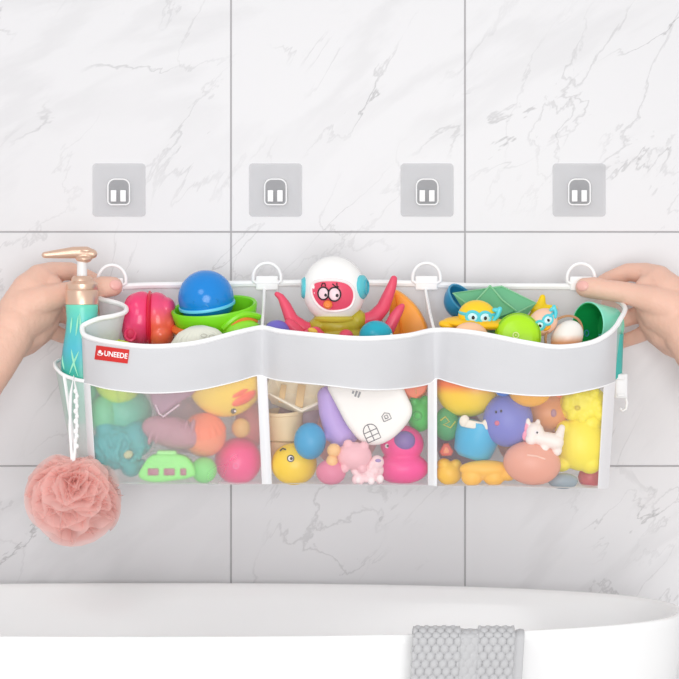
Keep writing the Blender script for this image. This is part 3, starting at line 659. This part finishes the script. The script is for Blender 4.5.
t.part('cup', B().lathe([(0, -24), (14, -24), (15.5, -22), (16.5, -6), (17.2, -5.6), (19, 20), (20, 21), (20, 24), (17.5, 24), (15, -20), (0, -21)], axis=(-.05, 1, .1)), mat('#F0D6AC', .42)); t.part('groove', B().ring(0, -7, 1, 17.2, 17.2, .7, tilt=88), mat('#B49A72', .5)); t.done()
t = toy('seal_toy', 'lavender seal toy leaning between the white van toy and blue ball', 336, 420, 18, 14, y=-.168)
b = B(); b.chain([(-9, 24, 0, 10), (-6, 8, 0, 11.5), (0, -8, 0, 13), (6, -16, 0, 14)]); b.sph(13, -16, 2, 9, 8, 6); b.sph(-7, -15, 2, 7, 6, 6); t.part('body', b, mat('#BC9EE2', .42), fus=1.0); t.done()
t = toy('blue_ball', 'sky blue ball above the yellow duck in the middle window', 310, 441, 14, 15, cat='ball')
t.part('ball', B().sph(0, 0, 0, 16, 18.5, 14), mat('#1E9CCE', .35)); t.done()
t = toy('yellow_duck', 'yellow duck face with one dark eye, lower left of middle window', 294, 464, 22, 18)
t.part('head', B().sph(0, 0, 0, 23, 21, 18), mat('#FFD21C', .32)); eye(t, -3, 7, 17, 3.2, True); t.part('eye_outline', B().ring(-3, 7, 17.6, 3.1, 3.1, .6, n=20), BLACK)
t.part('brow', B().tube([V(-14, 14, 10.5), V(-11, 16.5, 10.5), V(-8, 15.5, 12)], .8, 6), BLACK); t.done()
t = toy('white_van_toy', 'white rounded van toy with grey line-drawn windows, middle window', 368, 404, 36, 15)
out = [(-46, 26), (-30, -4), (-22, -20), (-8, -38), (8, -42), (26, -34), (42, -16), (45, -4), (38, 10), (32, 26), (-6, 34)]
b = B(); b.slab(out, -13, 13, 6, rnd=2, seg=5); t.part('body', b, mat('#F6F1EC', .4))
LINE = mat('#5A5A60', .6); F = 13.3
def lines(name, segs, r=.45):
    b = B()
    for sg in segs: b.tube([V(u, v, F) for u, v in sg], r, 5)
    t.part(name, b, LINE)
ca, sa = math.cos(math.radians(24)), math.sin(math.radians(24))
def rt(u, v, cx, cy): return cx + u * ca - v * sa, cy + u * sa + v * ca
ar = [(-7, -8)] + [(7 * math.cos(a), 2 + 7 * math.sin(a)) for a in [math.radians(180 - 15 * i) for i in range(13)]] + [(7, -8), (-7, -8)]
lines('window_outline', [[rt(u, v, 3, -28) for u, v in ar], [rt(0, -8, 3, -28), rt(0, 9, 3, -28)], [rt(-7, -3, 3, -28), rt(7, -3, 3, -28)], [rt(-7, 2, 3, -28), rt(7, 2, 3, -28)]])
lines('window_outline', [[rt(u, v, 18, -12) for u, v in [(-4, -3.5), (-4, 2), (0, 4.5), (4, 2), (4, -3.5), (-4, -3.5)]], [rt(-1.5, -1.5, 18, -12), rt(1.5, -1.5, 18, -12), rt(1.5, 1.5, 18, -12), rt(-1.5, 1.5, 18, -12), rt(-1.5, -1.5, 18, -12)]])
t.part('vent', B().box(-12, 11, F - .4, 2, 6, 1, roll=-20).box(-9, 10, F - .4, 2, 6, 1, roll=-20).box(-15, 12.5, F - .4, 2, 3, 1, roll=-20), mat('#8A8A8E', .5)); t.done()
t = toy('rose_toy', 'dusty rose ball beside the yellow duck, middle pocket bottom', 331, 472, 12, 12, cat='ball'); t.part('ball', B().sph(0, 0, 0, 15, 13, 12), mat('#DE7A98', .42)); t.done()
t = toy('pig_toy', 'pale pink pig toy with yellow hair under the lavender seal', 350, 456, 17, 13)
b = B(); b.sph(4, 0, 0, 18, 14, 13); b.sph(14, 10, 4, 5, 5, 4); b.sph(-2, 12, 4, 5, 5, 4); b.sph(-6, -12, 4, 5, 5, 5); b.sph(12, -12, 4, 5, 5, 5); t.part('body', b, mat('#F0B4BC', .42), fus=.9)
t.part('hair', B().sph(-16, 6, 4, 7, 7, 7).sph(-18, -5, 4, 6, 7, 7), mat('#F2BE7C', .45)); t.done()
t = toy('unicorn_toy', 'pale pink glittery unicorn toy in front of the magenta duck', 369, 470, 16, 10)
b = B(); random.seed(9); b.sph(0, 0, -2, 15, 11, 7)
for i in range(16): b.sph(random.uniform(-14, 14), random.uniform(-11, 11), 3, random.uniform(3, 5), random.uniform(3, 5), 4, seg=10)
b.sph(8, 8, 2, 7, 7, 6); t.part('body', b, mat('#F6D3D6', .3), fus=.8, smooth=3); t.part('eye', B().sph(9, 10, 7.5, 3, 1.8, 1.2), mat('#9A7FB8', .4)); 
t.part('hoof', B().sph(2, -10, 6, 3.6, 4, 3).sph(11, -8, 6, 3.6, 4, 3).sph(-11, -9, 5, 3, 4, 3), mat('#FBEAEA', .35)); t.done()
t = toy('magenta_duck', 'magenta duck toy at the lower right of the middle window', 402, 456, 26, 19)
b = B(); b.sph(0, -12, 0, 27, 16, 18); b.sph(0, 12, 0, 22, 19, 16); t.part('body', b, mat('#FF3294', .32), fus=1.0)
t.part('goggle', B().sph(2, 16, 12, 11, 10, 6), mat('#7A5FA8', .4)); eye(t, -15, 11, 11.2, 2.4); t.done()
t = toy('orange_wedge_toy', 'flat orange wedge toy under the band beside the right divider, middle pocket', 412, 380, 10, 6, y=-.166)
t.part('body', B().slab([(-14, 16), (16, 16), (17, -10), (0, -21), (-14, -4)], -5, 5, 2, rnd=1), mat('#FF7A4A', .4)); t.part('groove', B().tube([V(2, 15, 5), V(4, -14, 5)], .7, 6), mat('#F0A060', .4)); t.done()
t = toy('green_frog_toy', 'bright green frog toy beside the divider in the middle pocket', 420, 415, 8, 12, y=-.150)
b = B(); b.sph(0, 0, 0, 13, 17, 12); b.sph(-6, 14, 4, 5, 5, 5); b.sph(5, 15, 4, 5, 5, 5); t.part('body', b, mat('#3CCB4E', .35), fus=.9); t.part('cheek', B().ring(-3, 0, 11.5, 4, 4, 1, n=20), mat('#2AB040', .4)); t.done()
t = toy('blush_ball', 'blush pink ball at the back of the middle pocket', 345, 432, 24, 18, y=-.112, cat='ball'); t.part('ball', B().sph(0, 0, 0, 34, 36, 20), mat('#E2A6A4', .42)); t.done()
t = toy('mauve_back_ball', 'greyish mauve ball behind the beige cup and blue ball', 303, 420, 20, 18, y=-.106, cat='ball'); t.part('ball', B().sph(0, 0, 0, 28, 30, 18), mat('#B89AA6', .42)); t.done()

# --- right pocket, above the rim
def bowl(R, depth, th=1.6):
    n = 12; o = [(R * math.sin(PI/2 * i / n), -depth * math.cos(PI/2 * i / n)) for i in range(n + 1)]
    return o + [(R - th * .5, .5)] + [((R - th) * math.sin(PI/2 * i / n), -(depth - th) * math.cos(PI/2 * i / n)) for i in range(n, -1, -1)]
t = toy('stacking_bowl', 'blue stacking bowl at the back left of the right pocket', 463, 300, 18, 18, y=-.096, cat='bowl')
t.part('bowl', B().lathe(bowl(19, 20), axis=(.55, .55, .45)), mat('#2386B4', .3)); t.part('rim', B().lathe([(19.6, 0), (19.6, 1.4), (18, 1.4), (18, 0), (19.6, 0)], axis=(.55, .55, .45)), mat('#3E9CC4', .3)); t.done()
t = toy('paper_boat_toy', 'sage green origami-style boat lying at the back of the right pocket', 494, 303, 40, 20, y=-.115, rot=(0, 0, 0))
bm = B(); A_, B_, C_, D_ = (-42, 10, 2), (9, 17, -14), (43, 0, 2), (-1, -22, 18)
ctr = (0, -2, 0)
def sc(p, k, dv=0): return (ctr[0] + (p[0] - ctr[0]) * k, ctr[1] + (p[1] - ctr[1]) * k + dv, ctr[2] + (p[2] - ctr[2]) * k)
def ringv(ps): return [bm.bm.verts.new(V(*p)) for p in ps]
q0 = [sc(p, .62, -20) for p in (A_, B_, C_, D_)]; q1 = [A_, B_, C_, D_]; q2 = [sc(p, .92) for p in q1]; q3 = [sc(p, .66, -9) for p in q1]
ls = [ringv(q) for q in (q0, q1, q2, q3)]
for a, c in zip(ls, ls[1:]):
    for k in range(4): bm.bm.faces.new((a[k], a[(k+1) % 4], c[(k+1) % 4], c[k]))
bm.bm.faces.new(ls[0][::-1]); bm.bm.faces.new(ls[3]); bmesh.ops.recalc_face_normals(bm.bm, faces=bm.bm.faces[:]); bmesh.ops.bevel(bm.bm, geom=bm.bm.edges[:], offset=.7, segments=2, affect='EDGES', clamp_overlap=True)
SAGE = mat('#6FB98C', .4); SAGE2 = mat('#8CCB9E', .4)
hu = t.part('hull', bm, SAGE, sharp=30)
t.part('rim_edge', B().tube([V(*sc(p, .97)) for p in q1], 1.1, 6, closed=True), SAGE2, hu)
bb = B(); bb.hull([(-4, 17, 2), (-24, -4, 4), (-2, -17, 12), (22, -8, 4), (2, 0, -10)]); bmesh.ops.bevel(bb.bm, geom=bb.bm.edges[:], offset=.7, segments=2, affect='EDGES', clamp_overlap=True)
t.part('peak', bb, mat('#62AE80', .4), sharp=30); t.part('fold_ridge', B().tube([V(-4, 17.5, 2), V(8, 3, 5), V(22, -8, 4.6)], .9, 6).tube([V(-4, 17.5, 2), V(-24, -4, 4.6)], .9, 6), SAGE2); t.done()

YEL = mat('#FFCF22', .32); CY = mat('#58CFDC', .3)
def diver(px, py, y, rot, label, col, name='diver_duck', sc_=1.0, brim=True):
    t = toy(name, label, px, py, 20, 14, y=y, rot=rot); k = sc_
    t.part('head', B().sph(0, 0, 0, 19 * k, 16 * k, 15 * k), col)
    if brim: t.part('body', B().sph(0, -7 * k, 0, 34 * k, 6.5 * k, 20 * k).sph(-29 * k, -10 * k, 4, 9 * k, 5 * k, 8 * k, roll=-10), mat('#FFC414', .32))
    g = t.part('goggles', B().ring(-5 * k, 1 * k, 13.6 * k, 6.4 * k, 5.4 * k, 1.6 * k, n=24, yaw=-14).ring(7 * k, 1 * k, 13 * k, 6.4 * k, 5.4 * k, 1.6 * k, n=24, yaw=20).tube([V(17.5 * k * math.sin(a), 3 * k, 15 * k * math.cos(a)) for a in [math.radians(35 + 290 * i / 24) for i in range(25)]], 1.8 * k, 6), CY)
    for u in (-5, 7):
        e = t.part('lens', B().sph(u * k, 1 * k, 12.6 * k, 6 * k, 5.2 * k, 2.4 * k, yaw=-14 if u < 0 else 20), mat('#CFEFF4', .2)); t.part('pupil', B().sph((u + .5) * k, .6 * k, 15.0 * k, 1.7 * k, 2 * k, 1 * k, seg=12), BLACK, e)
    t.part('snorkel', B().chain([(16 * k, -2 * k, 8 * k, 2.2 * k), (20 * k, 2 * k, 6 * k, 2.4 * k), (22 * k, 9 * k, 5 * k, 2.6 * k)]).sph(18 * k, 8 * k, 6 * k, 4 * k, 2.4 * k, 2 * k), CY, fus=.6, smooth=3)
    t.part('beak', B().sph(1 * k, -7 * k, 14 * k, 5 * k, 2.2 * k, 4 * k), mat('#FFAE1A', .35)); return t.done()
diver(477, 316, -.158, (8, 3, 0), 'yellow duck toy wearing cyan diving goggles, in front of the green boat', YEL)
diver(543, 322, -.165, (10, -34, -8), 'tilted peach toy with cyan goggles beside the white egg', mat('#F7C9AE', .35), 'goggled_chick_toy', .82, False)
t = toy('peach_ball', 'peach ball just above the rim at left of the right pocket', 470, 339, 17, 14, y=-.183, cat='ball'); t.part('ball', B().sph(0, 0, 0, 19, 17, 13), mat('#FFC69E', .38)); t.done()
t = toy('lime_disc_toy', 'lime green round toy with a dotted ring button, right pocket', 518, 336, 22, 14, y=-.176)
t.part('disc', B().lathe([(0, 10), (14, 10), (19, 8.5), (21.5, 5), (22.5, 0), (21, -6), (14, -9), (0, -9)], axis=(-.12, .18, 1)), mat('#AEE812', .3)); t.part('side_band', B().lathe([(22.2, 3), (23.2, 2), (23.2, -3), (22.2, -4)], axis=(-.12, .18, 1)), mat('#9CD80C', .35))
t.part('button', B().ring(-3, 1, 10.6, 2.8, 2.8, .7, n=20).sph(-3, 1, 10.6, 1, 1, .8, seg=8), mat('#E8F8A0', .4)); t.done()
t = toy('starfish_toy', 'bright yellow starfish toy behind the lime disc', 540, 310, 14, 8, y=-.108)
b = B(); 
for i in range(5):
    a = math.radians(80 + 72 * i); b.chain([(0, 0, 0, 6.5), (15 * math.cos(a), 13 * math.sin(a), 0, 3)])
t.part('body', b, mat('#FFD60E', .35), fus=.8); t.done()
t = toy('egg_toy', 'white and peach egg toy with a tan ring leaning by the green cup', 567, 338, 17, 15, y=-.168)
t.part('egg', B().sph(0, 0, 0, 15, 19, 14, roll=-35), grad([(0, '#F29A66'), (.38, '#F5AE80'), (.6, '#FAF2EA'), (1, '#F6F4EE')], rough=.3)); t.part('ring', B().ring(-3, 3, -2, 22, 17, 1.3, roll=38, yaw=20), mat('#B98A62', .35)); t.done()
t = toy('green_cup', 'green-lined mint cup lying on its side, open towards the egg', 588, 325, 20, 20, y=-.130, cat='cup')
ax = (-.72, .05, .55)
t.part('outer_cup', B().lathe([(0, -34), (17, -34), (19, -32), (23.5, 0), (22.6, .8), (22, 0)], axis=ax), mat('#86E2C6', .3)); t.part('lining', B().lathe([(22.5, .4), (21.4, 0), (17.5, -30), (0, -31)], axis=ax), mat('#0FA052', .35))
t.part('handle_mark', B().ring(-2, -8, 6, 2, 3, .6, n=16), mat('#0A6F8C', .4)); t.done()
t = toy('teal_cup', 'teal cup seen through the mesh at the right end', 611, 352, 8, 12, y=-.128, cat='cup')
t.part('cup', B().lathe([(0, -27), (10, -27), (11, -25), (12.5, 16), (13, 18), (11.5, 18), (9.5, -23), (0, -24)]), mat('#46B8B0', .32)); t.done()

# --- right mesh window
t = toy('yellow_orange_float', 'large yellow toy with orange top, upper left of the right window', 467, 388, 26, 20, y=-.166, rot=(0, 0, -20))
t.part('body', B().sph(0, 0, 0, 32, 29, 20, roll=6), grad([(0, '#FFDE00'), (.4, '#FFD000'), (.56, '#FF7A2E'), (1, '#FF6A30')], rough=.32)); t.done()
t = toy('small_blue_ball', 'small blue ball peeking below the band, right window', 503, 388, 8, 8, cat='ball'); t.part('ball', B().sph(0, 0, 0, 9, 8.5, 8), mat('#1676DC', .35)); t.done()
t = toy('amber_float', 'amber yellow oval toy under the band above the pony', 530, 389, 18, 15); t.part('body', B().sph(0, 0, 0, 22, 18, 14), mat('#FFB21E', .35)); t.done()
t = toy('orange_lumpy_toy', 'red-orange toy behind the lumpy yellow duck, upper right', 564, 392, 20, 14, y=-.150); t.part('body', B().sph(0, 0, 0, 30, 22, 16), mat('#FF7A3A', .4)); t.done()
t = toy('tan_ball', 'tan orange ball above the pink pony', 548, 412, 20, 18, y=-.158, cat='ball'); t.part('ball', B().sph(0, 0, 0, 22, 20, 18), mat('#E89A62', .4)); t.part('mark', B().sph(4, 0, 17.5, 3, 4, 1), mat('#B07C8C', .4)); t.done()
t = toy('lumpy_duck_toy', 'lumpy lemon yellow duck toy at the right edge', 584, 405, 22, 16)
b = B(); random.seed(4); b.sph(0, 0, 0, 25, 20, 14)
for i in range(18): 
    a = 2 * PI * i / 18; b.sph(20 * math.cos(a) * random.uniform(.4, 1), 16 * math.sin(a) * random.uniform(.4, 1), 8, 6, 6, 6, seg=10)
t.part('body', b, mat('#FAE81C', .4), fus=1.0, smooth=3); t.part('dimple', B().sph(-8, -2, 14.5, 3, 2.4, 1.4), mat('#D8BE10', .4)); t.done()
t = toy('yellow_bird_toy', 'big plain yellow bird toy filling the lower right of the window', 579, 446, 26, 16)
b = B(); b.sph(2, 2, 0, 25, 27, 15); b.sph(-18, -18, 0, 10, 8, 9); b.sph(11, -16, 0, 12, 12, 11); b.sph(12, 24, 0, 12, 10, 10); b.sph(-14, 14, 0, 10, 12, 9); t.part('body', b, mat('#FFE81E', .38), fus=1.0); t.done()
t = toy('periwinkle_ball', 'periwinkle blue ball with a tiny face in the right window', 508, 420, 20, 18, cat='ball')
t.part('ball', B().sph(0, 0, 0, 25, 27, 18), mat('#6F74C8', .4))
for u, v in ((-13, 9), (-8, 10)): t.part('eye', B().sph(u, v, 15 if u < -10 else 16.3, 1.1, 1.5, 1, seg=8), BLACK)
t.part('cheek', B().sph(-12, -2, 16, 2.5, 2.5, 1), mat('#D0607C', .4)); t.done()
t = toy('cyan_bucket', 'cyan toy bucket with a white bow, left in the right window', 477, 437, 20, 17, rot=(0, 16, 0))
t.part('bucket', B().lathe([(0, -23), (13, -22), (19, -17), (22, -2), (23, 14), (22, 15), (0, 15)]), mat('#2CB0DC', .35)); t.part('bow', B().box(-7, 12, 20, 20, 8, 4, roll=6, bev=1.5).sph(-18, 13, 20, 5, 6, 3).sph(4, 15, 20, 5, 6, 3), mat('#F2E6D6', .4)); t.done()
t = toy('green_leaf_toy', 'dark green toy with yellow scribble by the divider, right window', 447, 424, 8, 8, y=-.160); t.part('body', B().sph(0, 0, 0, 13, 17, 10), mat('#3E9A5A', .42)); t.part('scribble', B().tube([V(-7, 4, 8.6), V(-2, 8, 9.6), V(2, 3, 10.4), V(-4, 0, 10), V(3, -3, 10.2), V(8, 3, 8.4)], .8, 6), mat('#C8C040', .4)); t.done()
t = toy('red_triangle_toy', 'small red triangular toy at the left of the right window', 446, 449, 8, 6)
t.part('body', B().slab([(-9, -7), (0, 10), (10, -6)], -5, 5, 2, rnd=1), mat('#D8503A', .4)); t.part('centre', B().slab([(-4, -4), (0, 4), (4, -3.5)], 5, 6, .4, rnd=1), mat('#F08A5A', .4)); t.done()
t = toy('yellow_star_toy', 'golden yellow lump toy in the lower left corner, right window', 449, 473, 11, 10); b = B(); b.sph(0, 0, 0, 13, 12, 9); b.sph(-5, 9, 0, 7, 6, 7); b.sph(7, 8, 0, 6, 6, 6); t.part('body', b, mat('#FFC30A', .4), fus=.9); t.done()
t = toy('scalloped_fin_toy', 'amber yellow scalloped toy along the bottom, right window', 486, 473, 22, 10)
b = B(); b.sph(0, 4, 0, 27, 9, 9); b.sph(-14, -4, 0, 11, 9, 8); b.sph(8, -4, 0, 11, 9, 8); b.sph(22, 0, 0, 9, 8, 7); t.part('body', b, mat('#FFBC26', .4), fus=.9); t.done()
t = toy('peach_seal_toy', 'smooth peach toy with a side slit below the pony', 532, 463, 25, 15)
t.part('body', B().sph(0, 0, 0, 29, 22, 15, roll=-8), mat('#E59C84', .36)); t.part('slit', B().tube([V(-6, 9, 13.2), V(3, 8, 13.8), V(12, 5, 13.2)], .9, 6), mat('#F6C8B4', .3)); t.done()
t = toy('pony_toy', 'white pony toy with pink mane in the right window', 541, 436, 16, 8, y=-.200)
b = B(); b.sph(-6, 4, 0, 9, 10, 7); b.sph(-10, -3, 2, 6, 6, 5); b.chain([(-2, -2, 0, 7), (8, -4, 0, 8), (15, -6, 0, 8)]); b.chain([(18, 0, 0, 5), (21, 8, -2, 3.5)]); b.sph(3, -12, 2, 4.5, 6, 4); b.sph(16, -14, 0, 5, 6, 4); b.sph(-13, 14, 0, 2.6, 4, 2.2); b.sph(-3, 14, 0, 2.4, 3, 2.2)
t.part('body', b, mat('#FBEDE6', .35), fus=.8, smooth=4); t.part('mane', B().sph(-14, 9, -1, 3.5, 6, 3).sph(-16, 1, -2, 3, 6, 3), mat('#FF9AB4', .4)); eye(t, -5, 4, 7, 2.2); t.done()
t = toy('grey_blue_toy', 'grey-blue ball tucked under the yellow bird', 563, 481, 9, 6, y=-.185, cat='ball'); t.part('ball', B().sph(0, 0, 0, 15, 8, 7), mat('#8C9CA8', .42)); t.done()
t = toy('crimson_ball', 'crimson ball in the bottom right corner of the organizer', 590, 477, 8, 8, y=-.145, cat='ball'); t.part('ball', B().sph(0, 0, 0, 12, 11, 10), mat('#D85A68', .4)); t.done()
t = toy('plum_ball', 'plum coloured ball at the back of the right pocket', 460, 440, 16, 18, y=-.106, cat='ball'); t.part('ball', B().sph(0, 0, 0, 24, 34, 18), mat('#8A6478', .42)); t.done()
t = toy('terracotta_ball', 'terracotta ball behind the periwinkle ball and pony', 530, 435, 24, 18, y=-.104, cat='ball'); t.part('ball', B().sph(0, 0, 0, 34, 36, 16), mat('#C98A78', .42)); t.done()

# ------------------------------------------------------------------ light and camera
W_ = bpy.data.worlds.new('world'); bpy.context.scene.world = W_; W_.use_nodes = True
W_.node_tree.nodes['Background'].inputs[0].default_value = (1, 1, 1, 1); W_.node_tree.nodes['Background'].inputs[1].default_value = .74
def area(name, loc, target, size, power, col=(1, 1, 1)):
    l = bpy.data.lights.new(name, 'AREA'); l.shape = 'DISK'; l.size = size; l.energy = power; l.color = col
    o = bpy.data.objects.new(name, l); C.objects.link(o); o.location = loc; o.rotation_euler = (Vector(target) - Vector(loc)).to_track_quat('-Z', 'Y').to_euler()
area('high_fill_light', (-1.2, -3.2, 2.5), (0, -.1, .95), 1.3, 15)  # added lamp, high at front left, for soft shading and highlights; no real fixture
area('front_fill_light', (.25, -4.6, .70), (0, -.1, .75), 2.4, 76)  # added broad fill behind the camera, lifts lower wall and pocket toys; no window
cam = bpy.data.cameras.new('camera'); co = bpy.data.objects.new('camera', cam); C.objects.link(co)
co.location = (0, -D0, CAMZ); co.rotation_euler = (PI / 2, 0, 0); cam.sensor_width = 36; cam.lens = 36 * FPX / 679; cam.shift_y = -(339.5 - HOR) / 679
sc_ = bpy.context.scene; sc_.camera = co
sc_.view_settings.view_transform = 'Standard'; sc_.view_settings.look = 'None'; sc_.view_settings.gamma = 1; sc_.view_settings.exposure = 0
sc_.cycles.transparent_max_bounces = 16
